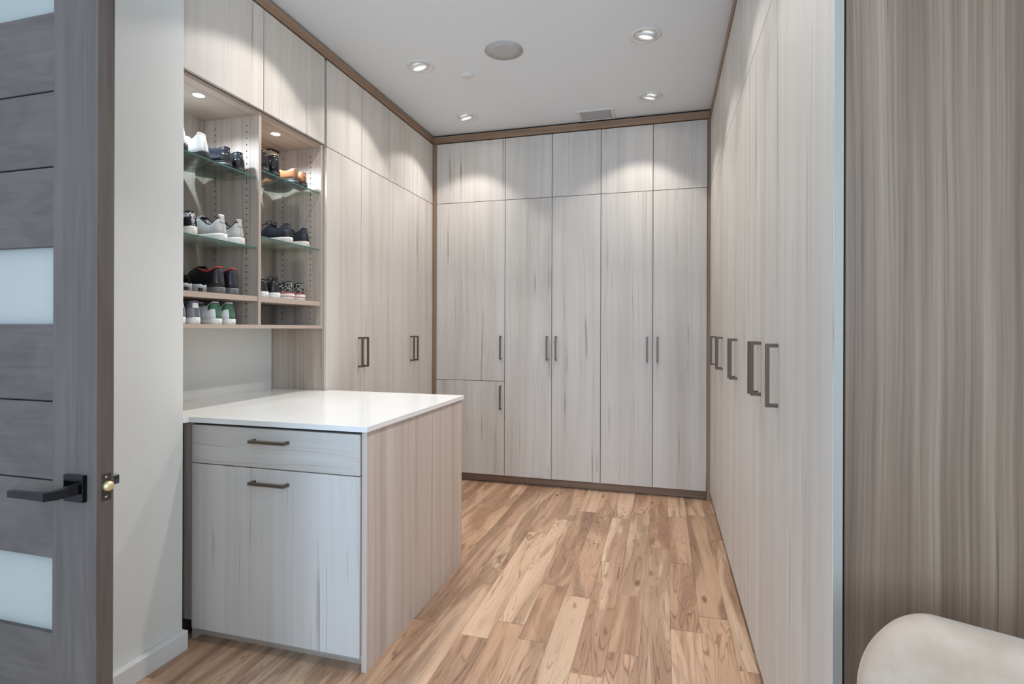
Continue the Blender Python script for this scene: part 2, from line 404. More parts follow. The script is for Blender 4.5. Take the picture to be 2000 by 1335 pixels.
for ci in range(col0, col1+1):
    x0, x1 = KX+ci*PW, KX+(ci+1)*PW
    ys = sorted(joints.get(ci, []))
    pts = [-2.3]
    y = -2.3+random.uniform(0.2, 1.1)
    first = ys[0]-0.45 if ys else 9
    while y < min(first, 4.9): pts.append(y); y += random.uniform(0.9, 1.7)
    pts += ys
    y = (ys[-1] if ys else pts[-1])+random.uniform(0.9, 1.6)
    while y < 4.4: pts.append(y); y += random.uniform(0.9, 1.6)
    end = 4.45 if x1 < 0.4 else (1.29 if x0 > 0.3 else 4.45)
    if x0 > 0.36: end = 1.29
    pts = [p for p in pts if p < end-0.12]+[end]
    for a, b_ in zip(pts, pts[1:]):
        if b_-a < 0.02: continue
        k = round(b_-a, 2)
        if k not in cache:
            o = MB().box(x0+0.0003, x1-0.0003, a+0.0002, a+k-0.0004, -0.014, 0.0, 0.0006).build('plank', M['floor'], fl)
            cache[k] = o.data
        else:
            o = bpy.data.objects.new('plank', cache[k]); COL.objects.link(o); o.parent = fl
        o.location = Vector(((x0+x1)/2, (a+b_)/2, -0.014))-wloc(fl)
        t = random.choice(tones); o.color = (t[0], t[1], t[2], 1)

# trims: crown, fillers, toe kicks
struct(MB().box(XL-0.05, XL+0.005, 1.79, YB+0.02, CR0, CR1, 0.001), 'trim_1', M['trim_y'], 'brown crown strip above the left cabinets', 'trim')
struct(MB().box(XL+0.006, XR-0.006, YB-0.005, YB+0.05, CR0, CR1, 0.001), 'trim_2', M['trim_x'], 'brown crown strip above the far cabinets', 'trim')
struct(MB().box(XR-0.005, XR+0.05, 1.27, YB+0.02, CR0, CR1, 0.001), 'trim_3', M['trim_y'], 'brown crown strip above the right cabinets', 'trim')
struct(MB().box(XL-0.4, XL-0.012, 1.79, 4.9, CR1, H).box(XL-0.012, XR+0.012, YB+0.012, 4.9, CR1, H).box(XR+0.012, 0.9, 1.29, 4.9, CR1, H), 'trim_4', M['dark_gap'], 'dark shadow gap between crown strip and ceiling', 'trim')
struct(MB().box(XL-0.02, -1.905, YB+0.004, YB+0.05, 0.0, CR0, 0.001), 'trim_5', M['trim_z'], 'brown corner post left of the far cabinets', 'trim')
struct(MB().box(0.3175, XR+0.02, YB+0.004, YB+0.05, 0.0, CR0, 0.001), 'trim_6', M['trim_z'], 'brown corner post right of the far cabinets', 'trim')
struct(MB().box(-1.904, 0.317, YB+0.052, YB+0.068, 0.004, ZK+0.012), 'trim_7', M['trim_x'], 'brown toe kick under the far cabinets', 'trim')
struct(MB().box(XR+0.045, XR+0.06, 1.285, YB, 0.004, ZK+0.012), 'trim_8', M['trim_y'], 'brown toe kick under the right cabinets', 'trim')
struct(MB().box(XL-0.065, XL-0.05, 2.84, YB, 0.004, ZK+0.012), 'trim_9', M['trim_y'], 'brown toe kick under the left cabinets', 'trim')

# ------------------------------------------------------------------ cabinets
def handle(center, face, vertical, parent, length=0.198, mat=None, proj=0.036, t=0.0115):
    """square D-pull on a door front. face: unit normal ('x+','x-','y-') the front looks to; center on the door plane"""
    cx, cy, cz = center; h = length/2
    mb = MB()
    def seg(u0, u1, w0, w1, p0, p1):     # u along pull, w across, p out of the door
        if face == 'y-':
            if vertical: mb.box(cx+w0, cx+w1, cy-p1, cy-p0, cz+u0, cz+u1, 0.0008)
            else: mb.box(cx+u0, cx+u1, cy-p1, cy-p0, cz+w0, cz+w1, 0.0008)
        elif face == 'x+': mb.box(cx+p0, cx+p1, cy+w0, cy+w1, cz+u0, cz+u1, 0.0008)
        else: mb.box(cx-p1, cx-p0, cy+w0, cy+w1, cz+u0, cz+u1, 0.0008)
    seg(-h, h, -t/2, t/2, proj-t, proj)
    seg(-h, -h+t, -t/2, t/2, -0.0005, proj-t+0.0004)
    seg(h-t, h, -t/2, t/2, -0.0005, proj-t+0.0004)
    return mb.build('handle', M['bronze'], parent)

def front(face, u0, u1, z0, z1, root, mat=None, name='door', plane=None):
    """a slab front; u is the coordinate along the run"""
    g = GAP
    if face == 'y-': mb = MB().box(u0+g, u1-g, plane, plane+T, z0, z1, 0.0012)
    elif face == 'x+': mb = MB().box(plane-T, plane, u0+g, u1-g, z0, z1, 0.0012)
    else: mb = MB().box(plane, plane+T, u0+g, u1-g, z0, z1, 0.0012)
    return mb.build(name, mat or M['pale'], root)

ZH = 1.1455   # handle centre height
# --- far wall: three units
def far_unit(x0, x1, label):
    r = thing('tall_cabinet', ((x0+x1)/2, YB+0.3, 0), label, 'cabinet', 'cabinets on the far wall')
    MB().box(x0+0.001, x1-0.001, YB+T+0.003, 4.98, ZK+0.012, CR0-0.001).build('carcass', M['carcass'], r)
    return r
u = far_unit(-1.904, -1.2844, 'narrow pale cabinet in the far left corner with stacked upper and lower doors')
d = front('y-', -1.904, -1.2844, ZK, 0.8605, u, plane=YB); handle((-1.3165, YB, 0.7275), 'y-', True, d)
d = front('y-', -1.904, -1.2844, 0.8645, ZS-0.002, u, plane=YB); handle((-1.3165, YB, ZH), 'y-', True, d)
front('y-', -1.904, -1.2844, ZS+0.002, ZT, u, plane=YB)
u = far_unit(-1.2844, -0.4867, 'pale two door tall cabinet in the middle of the far wall')
for a, b_, hx in ((-1.2844, -0.8841, -0.921), (-0.8841, -0.4867, -0.846)):
    d = front('y-', a, b_, ZK, ZS-0.002, u, plane=YB); handle((hx, YB, ZH), 'y-', True, d)
    front('y-', a, b_, ZS+0.002, ZT, u, plane=YB)
u = far_unit(-0.4867, 0.3165, 'pale two door tall cabinet at the right end of the far wall')
for a, b_, hx in ((-0.4867, -0.0836, -0.1265), (-0.0836, 0.3165, -0.048)):
    d = front('y-', a, b_, ZK, ZS-0.002, u, plane=YB); handle((hx, YB, ZH), 'y-', True, d)
    front('y-', a, b_, ZS+0.002, ZT, u, plane=YB)
# --- left wall: two tall units past the counter
def left_unit(y0, y1, label, side=False):
    r = thing('tall_cabinet', (XL-0.3, (y0+y1)/2, 0), label, 'cabinet', 'tall cabinets on the left wall')
    MB().box(-2.55, XL-T-0.003, y0+(0.02 if side else 0.001), y1-0.001, ZK+0.012, CR0-0.001).build('carcass', M['carcass'], r)
    return r
u = left_unit(2.8186, 3.591, 'pale two door tall cabinet on the left wall, nearest the shoe shelves', True)
MB().box(-2.31, XL-0.021, 2.8186, 2.8376, 0.0, CR0-0.001, 0.0008).build('side_panel', M['taupe'], u)
for a, b_, hy in ((2.8235, 3.2125, 3.180), (3.2125, 3.591, 3.250)):
    d = front('x+', a, b_, ZK, ZS-0.002, u, plane=XL); handle((XL, hy, ZH), 'x+', True, d)
    front('x+', a, b_, ZS+0.002, ZT, u, plane=XL)
u = left_unit(3.591, 4.366, 'pale two door tall cabinet on the left wall, against the far corner')
for a, b_, hy in ((3.591, 3.978, 3.944), (3.978, 4.366, 4.014)):
    d = front('x+', a, b_, ZK, ZS-0.002, u, plane=XL); handle((XL, hy, ZH), 'x+', True, d)
    front('x+', a, b_, ZS+0.002, ZT, u, plane=XL)
# --- upper cabinet over the shoe shelves
u = thing('upper_cabinet', (XL-0.2, 2.3, 2.39), 'pale two door upper cabinet above the open shoe shelves', 'cabinet')
MB().box(-2.31, XL-T-0.003, 1.80, 2.8165, 2.392, CR0-0.001).build('carcass', M['carcass'], u)
for a, b_ in ((1.80, 2.2945), (2.2945, 2.8035)): front('x+', a, b_, 2.3885, ZT, u, plane=XL)
# --- right wall
RB = [1.265, 1.865, 2.18, 2.512, 2.840, 3.17, 3.505, 3.845, 4.372]
def right_unit(i, j, label, handles):
    y0, y1 = RB[i], RB[j]
    r = thing('tall_cabinet', (XR+0.3, (y0+y1)/2, 0), label, 'cabinet', 'tall cabinets on the right wall')
    MB().box(XR+T+0.003, 0.96, y0+(0.028 if i == 0 else 0.001), y1-0.001, ZK+0.012, CR0-0.001).build('carcass', M['carcass'], r)
    for k in range(i, j):
        d = front('x-', RB[k], RB[k+1], ZK, ZS-0.002, r, plane=XR)
        if k == 0:
            MB().box(XR+0.0012, XR+T-0.0005, RB[0]+GAP-0.0012, RB[0]+GAP+0.0002, ZK+0.001, ZS-0.003).build('dimmed_edge', M['edge_dimmed'], d)  # added strip, darker tone tones down the lit door edge
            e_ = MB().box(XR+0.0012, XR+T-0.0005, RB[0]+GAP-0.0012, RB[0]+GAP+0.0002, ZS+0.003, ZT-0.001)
        hy = handles[k-i]
        if hy: handle((XR, hy, 1.160), 'x-', True, d, 0.196)
        up = front('x-', RB[k], RB[k+1], ZS+0.002, ZT, r, plane=XR)
        if k == 0: e_.build('dimmed_edge', M['edge_dimmed'], up)
    return r
u = right_unit(0, 1, 'wide pale single door cabinet at the near end of the right wall', [1.832])
MB().box(XR+T+0.0045, 0.965, 1.270, 1.290, 0.0, CR0-0.001, 0.001).build('end_panel', M['panel'], u)['label'] = 'streaky grey taupe wood end panel facing the room'
right_unit(1, 3, 'pale two door cabinet on the right wall, second from the near end', [2.139, 2.203])
right_unit(3, 5, 'pale two door cabinet in the middle of the right wall', [2.797, 2.872])
right_unit(5, 7, 'pale two door cabinet on the right wall, second from the far corner', [3.462, 3.545])
right_unit(7, 8, 'pale single door cabinet on the right wall, in the far corner', [3.90])

# ------------------------------------------------------------------ peninsula and counter
YP = 1.825
u = thing('peninsula_cabinet', (-1.5, 2.3, 0), 'pale peninsula base cabinet with a drawer and a tall pull-out front under the white counter', 'cabinet')
MB().box(-1.91, -1.101, YP+T+0.002, 2.83, 0.055, 0.908).box(-1.93, -1.101, 2.2, 2.8, 0.0, 0.055).build('carcass', M['carcass'], u)
MB().box(-1.0995, -1.0775, 1.834, 2.836, 0.0, 0.9095, 0.001).build('end_panel', M['pale_side'], u)
MB().box(-1.945, -1.893, YP+0.012, YP+0.032, 0.08, 0.9095, 0.001).build('filler_strip', M['taupe'], u)
MB().box(-1.89, -1.1005, YP+0.055, YP+0.07, 0.0, 0.054).box(-1.905, -1.891, YP+0.02, YP+0.07, 0.0, 0.075).build('toe_kick', M['taupe_x'], u)
dr = MB().box(-1.888, -1.1035, YP, YP+T, 0.7435, 0.8995, 0.0012).build('drawer', M['pale_h'], u)
handle((-1.497, YP, 0.852), 'y-', False, dr, 0.168)
d = MB().box(-1.888, -1.1035, YP, YP+T, 0.056, 0.7395, 0.0012).build('door', M['pale'], u)
handle((-1.497, YP, 0.6865), 'y-', False, d, 0.168)
ct = MB().poly([(-2.312, 1.786), (-1.893, 1.786), (-1.893, 1.816), (-1.0675, 1.816), (-1.0675, 2.843), (-1.925, 2.843), (-1.925, 2.8165), (-2.312, 2.8165)], 0.9112, 0.9324, 0.0012).build('countertop', M['quartz'])
tag(ct, 'thin white quartz countertop on the peninsula, running into the alcove', 'countertop')
# base cabinet inside the alcove, under the counter
u = thing('base_cabinet', (-2.12, 2.3, 0), 'plain base cabinet under the counter in the alcove behind the peninsula', 'cabinet')
MB().box(-2.31, -1.948, 1.79, 2.815, 0.0, 0.910).build('carcass', M['carcass'], u)

# ------------------------------------------------------------------ shoe shelf unit
XS = XL-0.020
su = thing('shoe_shelf_unit', (-2.13, 2.31, 1.30), 'open taupe wood shoe shelf unit with two bays and glass shelves above the counter', 'shelf')
YA, YM0, YM1, YR0, YR1 = 1.80, 2.284, 2.302, 2.799, 2.817
XB = -2.289
def board(name, x0, x1, y0, y1, z0, z1, mat):
    """a panel with a paler front edge"""
    mb = MB().box(x0, x1-0.0012, y0, y1, z0, z1).box(x1-0.0012, x1, y0, y1, z0, z1, mi=1)
    return mb.build(name, [mat, M['edge']], su)
board('side_panel', XB, XS, YA-0.012, YA+0.006, 1.3, 2.386, M['taupe'])
board('partition', XB, XS, YM0, YM1, 1.3188, 2.3675, M['taupe'])
board('side_panel', XB, XS, YR0, YR1, 1.3, 2.386, M['taupe'])
MB().box(-2.311, XB-0.0005, YA-0.012, YR1, 1.3, 2.386).build('back_panel', M['taupe'], su)
board('top_panel', XB, XS, YA+0.0065, YR0-0.0005, 2.368, 2.386, M['taupe_h'])
board('bottom_panel', XB, XS, YA+0.0065, YR0-0.0005, 1.3, 1.3183, M['taupe_h'])
board('shelf_board', XB+0.001, XS-0.004, YA+0.0065, YM0-0.0005, 1.4355, 1.4605, M['taupe_h'])
board('shelf_board', XB+0.001, XS-0.004, YM1+0.0005, YR0-0.0005, 1.434, 1.459, M['taupe_h'])
GL = {'L1': 2.058, 'R1': 2.103, 'L2': 1.7065, 'R2': 1.768}
for k, zt in GL.items():
    y0, y1 = (YA+0.008, YM0-0.002) if k[0] == 'L' else (YM1+0.002, YR0-0.002)
    g = MB().box(XB+0.004, XS-0.012, y0, y1, zt-0.008, zt).build('glass_shelf', M['glass'], su)
    MB().box(XS-0.0118, XS-0.010, y0, y1, zt-0.008, zt, 0.0005).build('glass_edge', M['glass_edge'], g)
    for x in (-2.2205, -2.0265):
        for yy, sgn in ((y0-0.002, 1), (y1+0.002, -1)):
            MB().lathe([(0.0035, 0), (0.0045, 0.002), (0.0045, 0.009), (0.002, 0.011)], (x, yy, zt-0.0128), 'y' if sgn < 0 else 'y', 10, rot=Matrix.Rotation(PI if sgn > 0 else 0, 3, 'Z') if False else None).build('shelf_pin', M['nickel'], su)
# shelf pin holes, lines of 5 mm bores in partition and right side
ho = MB()
for yy in (YM0-0.0003, YR0-0.0003):
    for x in (-2.2205, -2.0265):
        z = 1.36
        while z < 2.35:
            ring = [ho.bm.verts.new((x+0.0038*math.cos(2*PI*i/8), yy, z+0.0038*math.sin(2*PI*i/8))) for i in range(8)]
            ho.bm.faces.new(ring); z += 0.032
hob = ho.build('pin_hole', M['hole'], su); hob['kind'] = 'stuff'
# LED pucks
for y, lab in ((2.016, 'L'), (2.5285, 'R')):
    p = MB().lathe([(0.0285, 0), (0.0285, -0.003), (0.0235, -0.0045), (0.0235, -0.0025)], (-2.0535, y, 2.3678), 'z', 28).build('puck_light', M['white_plastic'], su)
    MB().lathe([(0.023, -0.0028), (0.0225, -0.004), (0.012, -0.0048), (0.001, -0.005)], (-2.0535, y, 2.3678), 'z', 28).build('lens', M['puck'], p)
    l = bpy.data.lights.new('puck_beam', 'SPOT'); l.energy = 17; l.color = (0.72, 0.85, 1.0); l.spot_size = R(150); l.spot_blend = 0.5; l.shadow_soft_size = 0.02
    o = bpy.data.objects.new('puck_beam', l); COL.objects.link(o); o.location = (-2.0535, y, 2.355)
b = MB().box(-2.287, -2.245, 2.728, 2.797, 2.285, 2.366, 0.003, 2).box(-2.2875, -2.2445, 2.7275, 2.7975, 2.354, 2.3665, 0.001, mi=1).build('driver_box', [M['box'], M['dark_gap']])
tag(b, 'small beige box in the upper back corner behind black dress shoes', 'box')

# ------------------------------------------------------------------ shoes
def sstep(a, b, t):
    t = max(0.0, min(1.0, (t-a)/(b-a))); return t*t*(3-2*t)
def lerp_tab(tab, t):
    for (a, va), (b, vb) in zip(tab, tab[1:]):
        if t <= b: return va+(vb-va)*(0 if b == a else (t-a)/(b-a))
    return tab[-1][1]
LEN = 0.288
WID = [(0, 0.010), (0.02, 0.022), (0.07, 0.031), (0.2, 0.0345), (0.4, 0.036), (0.6, 0.044), (0.75, 0.047), (0.88, 0.040), (0.95, 0.028), (0.985, 0.016), (1.0, 0.006)]
def shoe(name, y, xh, zs, label, cat, group, st, toe_in=0.0, flip=False):
    """one shoe standing on a shelf at height zs; heel at xh, toe towards the back (or to the room when flip)"""
    r = thing(name, (xh, y, zs), label, cat, group)
    r.rotation_euler = (0, 0, (0 if flip else PI)+toe_in)
    sole_t = st.get('sole_t', 0.022); hh = st.get('heel_h', 0.095); ank = st.get('ankle', 0.070); tg = st.get('tongue', 0.098); toe = st.get('toe', 0.045)
    Ln = st.get('len', LEN); wk = st.get('w', 0.95); flare = st.get('flare', 1.06); heelblock = st.get('heel_block', 0.0)
    base = heelblock if heelblock else 0.0
    ts = [0, 0.006, 0.02, 0.045, 0.08, 0.13, 0.19, 0.26, 0.33, 0.40, 0.46, 0.52, 0.58, 0.64, 0.70, 0.76, 0.82, 0.88, 0.93, 0.965, 0.988, 1.0]
    def lift(t):   # toe spring and arch of the sole underside
        return 0.010*sstep(0.72, 1.0, t)+(base if True else 0)*(1-sstep(0.28, 0.55, t))
    # sole
    rings = []
    rock = st.get('rocker', 0.0)
    for t in ts:
        w = lerp_tab(WID, t)*wk*flare; x = -0.004+t*(Ln+0.008); z0 = lift(t)+rock*sstep(0.12, 0.0, t); th = sole_t*(1+st.get('wedge', 0.0)*(1-t))
        rings.append([(x, -w*0.94, z0), (x, -w, z0+th*0.35), (x, -w*0.985, z0+th*0.8), (x, -w*0.93, z0+th), (x, w*0.93, z0+th), (x, w*0.985, z0+th*0.8), (x, w, z0+th*0.35), (x, w*0.94, z0)])
    MB().loft(rings).build('sole', st['sole'], r, local=True)
    if heelblock:
        hr = []
        for t in (0, 0.006, 0.02, 0.045, 0.08, 0.13, 0.2, 0.235):
            w = lerp_tab(WID, t)*wk*1.02; x = -0.004+t*(Ln+0.008)
            hr.append([(x, -w, 0), (x, -w, base+0.001), (x, w, base+0.001), (x, w, 0)])
        MB().loft(hr).build('heel_block', st.get('heel_mat', st['sole']), r, local=True)
    if st.get('stripe'):
        sr = []
        for t in ts:
            w = lerp_tab(WID, t)*wk*flare*1.012; x = -0.0055+t*(Ln+0.011)
            z = lift(t)+sole_t*(1+st.get('wedge', 0.0)*(1-t))
            sr.append([(x, -w, z*0.44), (x, -w, z*0.54), (x, w, z*0.54), (x, w, z*0.44)])
        MB().loft(sr).build('sole_stripe', st['stripe'], r, local=True)
        sr = []
        for t in ts:
            w = lerp_tab(WID, t)*wk*flare*1.012; x = -0.0055+t*(Ln+0.011)
            z = lift(t)+sole_t*(1+st.get('wedge', 0.0)*(1-t))
            sr.append([(x, -w, z-0.0015), (x, -w, z+0.003), (x, w, z+0.003), (x, w, z-0.0015)])
        MB().loft(sr).build('foxing_stripe', st['stripe'], r, local=True)
    # upper
    def topz(t):
        return lerp_tab([(0, hh), (0.045, hh), (0.13, hh*0.5+ank*0.5), (0.22, ank), (0.33, (ank+tg)/2), (0.44, tg), (0.56, tg*0.72+toe*0.28), (0.70, tg*0.32+toe*0.68), (0.84, toe*1.02), (0.93, toe*0.86), (0.975, toe*0.62), (1.0, toe*0.38)], t)
    op1 = st.get('open', 0.44)
    rings = []; collar = []
    for t in ts:
        w = lerp_tab(WID, t)*wk; zb = lift(t)+sole_t*(1+st.get('wedge', 0.0)*(1-t))-0.002; zt = max(topz(t)+base*(1-sstep(0.3, 0.6, t)), zb+0.006)
        bulge = -0.010*math.sin(PI*min(1, (t/0.10)))*0 
        x = t*Ln
        hx = -0.0  # heel curve
        def P(sy, k, wf):
            # heel leans forward towards the top
            dx = (st.get('heel_lean', 0.012)*k*(1-sstep(0.0, 0.12, t)))
            return (x+dx, sy*w*wf, zb+(zt-zb)*k)
        if t < op1:
            tw = 0.80+0.0*t; inn = w*tw-0.005
            inn = max(inn, 0.002)
            zi = zb+0.012
            if t <= 0.006: zi = zt-0.004
            elif t <= 0.021: zi = zb+(zt-zb)*0.75
            L_ = [P(-1, 0, 1.0), P(-1, 0.28, 1.03), P(-1, 0.58, 0.98), P(-1, 0.85, 0.87), P(-1, 1.0, tw)]
            dx = P(-1, 1.0, tw)[0]
            inside = [(dx, -inn, zt-0.002), (dx, -inn*0.95, (zt+zi)/2), (dx, -inn*0.8, zi), (dx, 0, zi)]
        else:
            L_ = [P(-1, 0, 1.0), P(-1, 0.30, 1.02), P(-1, 0.58, 0.95), P(-1, 0.80, 0.80), P(-1, 0.90, 0.64)]
            a = [P(-1, 0.945, 0.50), P(-1, 0.975, 0.34), P(-1, 0.99, 0.18), P(-1, 1.0, 0.0)]
            inside = a
        half = L_+inside
        full = half+[(p[0], -p[1], p[2]) for p in half[-2::-1]]
        rings.append(full)
        if t < op1: collar.append((L_[-1], inside[0]))
    MB().loft(rings).build('upper', st['upper'], r, local=True)
    # collar rim
    lining = st.get('collar', st['upper'])
    left = [Vector(c[0])+Vector((0, 0.002, 0)) for c in collar[1:]]
    path = [Vector((p.x, p.y, p.z)) for p in left[::-1]]+[Vector((p.x, -p.y, p.z)) for p in left]
    MB().tube(path, st.get('rim', 0.0032), 8).build('collar', lining, r, local=True)
    # insole
    ir = []
    for t in ts[3:11]:
        w = lerp_tab(WID, t)*wk*0.70; zb = lift(t)+sole_t*(1+st.get('wedge', 0.0)*(1-t))+0.0112
        ir.append([(t*Ln, -w, zb), (t*Ln, w, zb), (t*Ln, w, zb+0.001), (t*Ln, -w, zb+0.001)])
    MB().loft(ir).build('insole', st.get('lining', lining), r, local=True)
    # tongue and laces
    if st.get('laces'):
        tr = []
        for k, t in enumerate((0.36, 0.42, 0.48, 0.55, 0.62)):
            zc = topz(min(t, 0.62))+0.004+(0.014 if k == 0 else 0.006 if k == 1 else 0)
            w = 0.021-0.002*k
            tr.append([(t*Ln, -w, zc-0.006), (t*Ln, 0, zc), (t*Ln, w, zc-0.006), (t*Ln, w, zc-0.009), (t*Ln, 0, zc-0.004), (t*Ln, -w, zc-0.009)])
        MB().loft(tr).build('tongue', st.get('tongue_mat', st['upper']), r, local=True)
        lm = MB()
        for t in (0.43, 0.485, 0.54, 0.595):
            zc = topz(t)+0.0075
            lm.tube([(t*Ln-0.004, -0.024, zc-0.010), (t*Ln, -0.012, zc-0.001), (t*Ln+0.003, 0, zc+0.001), (t*Ln, 0.012, zc-0.001), (t*Ln-0.004, 0.024, zc-0.010)], 0.0026, 6)
        if st.get('bow'):
            zc = topz(0.43)+0.010
            for sy in (-1, 1):
                lm.tube([(0.43*Ln, 0, zc), (0.40*Ln, sy*0.02, zc+0.020), (0.44*Ln, sy*0.040, zc+0.012), (0.47*Ln, sy*0.034, zc-0.004), (0.45*Ln, sy*0.012, zc+0.002), (0.43*Ln, 0, zc)], 0.0026, 6)
                lm.tube([(0.43*Ln, 0, zc), (0.48*Ln, sy*0.03, zc+0.006), (0.52*Ln, sy*0.048, zc-0.014)], 0.0024, 6)
        lm.build('laces', st['laces'], r, local=True)
    if st.get('heel_tab'):
        z0, z1, mat = st['heel_tab']
        tb = []
        lean = st.get('heel_lean', 0.012)
        zb = base+sole_t*(1+st.get('wedge', 0))
        for q in range(5):
            z = z0+(z1-z0)*q/4; k = (z-zb)/max(1e-3, hh+base-zb)
            x = -0.0022+lean*min(k, 1.0)
            w = 0.0135*(1-0.15*q/4)
            tb.append([(x+0.010, -w*1.35, z), (x+0.002, -w, z), (x, 0, z), (x+0.002, w, z), (x+0.010, w*1.35, z), (x+0.012, 0, z)])
        MB().loft(tb).build('heel_tab', mat, r, local=True)
    if st.get('quarter'):
        # an overlay panel hugging heel and sides
        mat, k0, k1, t1 = st['quarter']
        for sy in (-1, 1):
            qr = []
            for t in [q for q in ts if 0.006 <= q <= t1]:
                w = lerp_tab(WID, t)*wk; zb = lift(t)+sole_t*(1+st.get('wedge', 0.0)*(1-t))-0.002; zt = max(topz(t)+base*(1-sstep(0.3, 0.6, t)), zb+0.006)
                x = t*Ln
                def P(k, wf, o):
                    dx = st.get('heel_lean', 0.012)*k*(1-sstep(0.0, 0.12, t))
                    return (x+dx-(0.002 if t < 0.03 else 0), sy*(w*wf+o), zb+(zt-zb)*k)
                def wf(k): return lerp_tab([(0, 1.0), (0.28, 1.03), (0.58, 0.98), (0.85, 0.87), (1.0, 0.80)], k)
                ke = k0+(k1-k0)
                ks = [k0+(ke-k0)*q/4 for q in range(5)]
                qr.append([P(k, wf(k), 0.0015) for k in ks]+[P(k, wf(k), -0.003) for k in ks[::-1]])
            MB().loft(qr).build('quarter_panel', mat, r, local=True)
    return r

def slide(y, xh, zs, label, group, toe_in=0.0):
    r = thing('slide_sandal', (xh, y, zs), label, 'sandal', group); r.rotation_euler = (0, 0, PI+toe_in)
    rings = []
    ts = [0, 0.01, 0.04, 0.1, 0.2, 0.35, 0.5, 0.65, 0.8, 0.9, 0.96, 1.0]
    for t in ts:
        w = lerp_tab(WID, t)*0.88+0.003; x = t*0.27; th = 0.034-0.008*sstep(0.1, 0.6, t)
        rings.append([(x, -w, 0.004), (x, -w*1.03, th*0.6), (x, -w*0.96, th), (x, 0, th-0.005), (x, w*0.96, th), (x, w*1.03, th*0.6), (x, w, 0.004), (x, w*0.8, 0), (x, -w*0.8, 0)])
    MB().loft(rings).build('sole', MS['grey_rubber'], r, local=True)
    MB().box(-0.0035, 0.012, 0.006, 0.022, 0.002, 0.018, 0.002).build('heel_notch', MS['black_rubber'], r, local=True)
    st_ = []
    for t in (0.42, 0.52, 0.62, 0.72, 0.80):
        w = lerp_tab(WID, t)*0.88+0.0045; x = t*0.27; h = 0.082-0.075*(t-0.42)
        a = [(x, -w, 0.012), (x, -w*1.0, 0.03), (x, -w*0.8, h*0.86), (x, -w*0.35, h), (x, w*0.35, h), (x, w*0.8, h*0.86), (x, w, 0.03), (x, w, 0.012)]
        b = [(p[0], p[1]*0.88, p[2]-(0.005 if p[2] > 0.04 else 0)) for p in a[::-1]]
        st_.append(a+b)
    MB().loft(st_).build('strap', MS['black_rubber'], r, local=True)
    return r

def pattern_mat(name, c1, c2, scale, thr, rough=0.8, kind='noise'):
    m, nt, b = new_mat(name)
    tc = N(nt, 'ShaderNodeTexCoord')
    if kind == 'noise': v = NOISE(nt, tc.outputs['Object'], scale, 2.0, 0.5, 1.2)
    else:
        w = N(nt, 'ShaderNodeTexVoronoi', feature='DISTANCE_TO_EDGE'); L(nt, tc.outputs['Object'], w.inputs['Vector']); w.inputs['Scale'].default_value = scale; v = w.outputs['Distance']
    L(nt, RAMP(nt, v, [(thr-0.02, S(c1)), (thr+0.02, S(c2))]), b.inputs['Base Color']); b.inputs['Roughness'].default_value = rough
    return m
MS = {
 'white_leather': plain('white_leather', (236, 236, 236), 0.5), 'charcoal_rubber': plain('charcoal_rubber', (58, 56, 56), 0.85, bump=0.4, bscale=500),
 'navy_lining': plain('navy_lining', (30, 36, 54), 0.8), 'black_leather': plain('black_leather', (24, 25, 28), 0.28, coat=0.3),
 'blue_black_leather': plain('blue_black_leather', (32, 36, 44), 0.26, coat=0.4), 'tan_leather': plain('tan_leather', (146, 98, 62), 0.3, coat=0.3),
 'tan_lining': plain('tan_lining', (176, 130, 94), 0.6), 'black_rubber': plain('black_rubber', (24, 24, 25), 0.6),
 'grey_knit': mottled('pale_grey_knit', (192, 188, 184), (210, 207, 203), 180, 0.9, 2.0, bump=0.3), 'white_foam': plain('white_foam', (236, 231, 222), 0.6),
 'black_fabric': plain('black_fabric', (22, 22, 26), 0.9), 'knit_pattern': pattern_mat('black_white_knit', (28, 28, 34), (216, 216, 220), 90, 0.5),
 'navy_suede': plain('navy_suede', (38, 42, 54), 0.85, bump=0.3, bscale=400), 'charcoal_suede': plain('charcoal_suede', (52, 52, 56), 0.85),
 'offwhite_rubber': plain('offwhite_rubber', (218, 208, 198), 0.6), 'grey_rubber': plain('grey_rubber', (150, 150, 152), 0.5),
 'grey_sole': plain('smoky_grey_sole', (108, 106, 106), 0.35), 'red_trim': plain('red_trim', (178, 62, 60), 0.6), 'grey_suede': plain('grey_suede', (142, 140, 142), 0.9),
 'slate_leather': plain('slate_leather', (104, 108, 126), 0.6), 'white_rubber': plain('white_rubber', (232, 230, 226), 0.5), 'green_leather': plain('green_leather', (66, 110, 84), 0.55),
 'logo_canvas': pattern_mat('black_canvas_with_pale_print', (176, 174, 170), (34, 34, 34), 52, 0.055, 0.85, 'voronoi'),
}
ZL1, ZR1, ZL2, ZR2, ZL3, ZR3, ZLB = GL['L1'], GL['R1'], GL['L2'], GL['R2'], 1.4605, 1.459, 1.3183
XH = -1.986
HW = 0.036
white = dict(upper=MS['white_leather'], sole=MS['charcoal_rubber'], collar=MS['white_leather'], lining=MS['navy_lining'], sole_t=0.030, heel_h=0.118, ankle=0.082, tongue=0.105, heel_lean=0.022, flare=1.04, laces=MS['white_leather'], rocker=0.006)
shoe('sneaker', 1.912-HW, XH, ZL1+0.0002, 'white sneaker with charcoal sole at the left end of the top left glass shelf', 'shoe', 'white sneakers on the top glass shelf', white)
shoe('sneaker', 2.030-HW, XH, ZL1+0.0002, 'white sneaker with charcoal sole beside the blue black dress shoes', 'shoe', 'white sneakers on the top glass shelf', white)
bd = dict(upper=MS['blue_black_leather'], sole=MS['black_rubber'], sole_t=0.008, heel_block=0.022, heel_h=0.076, ankle=0.062, tongue=0.085, toe=0.042, w=0.90, flare=1.04, heel_lean=0.006, laces=MS['black_fabric'], quarter=(MS['black_leather'], 0.0, 0.55, 0.10))
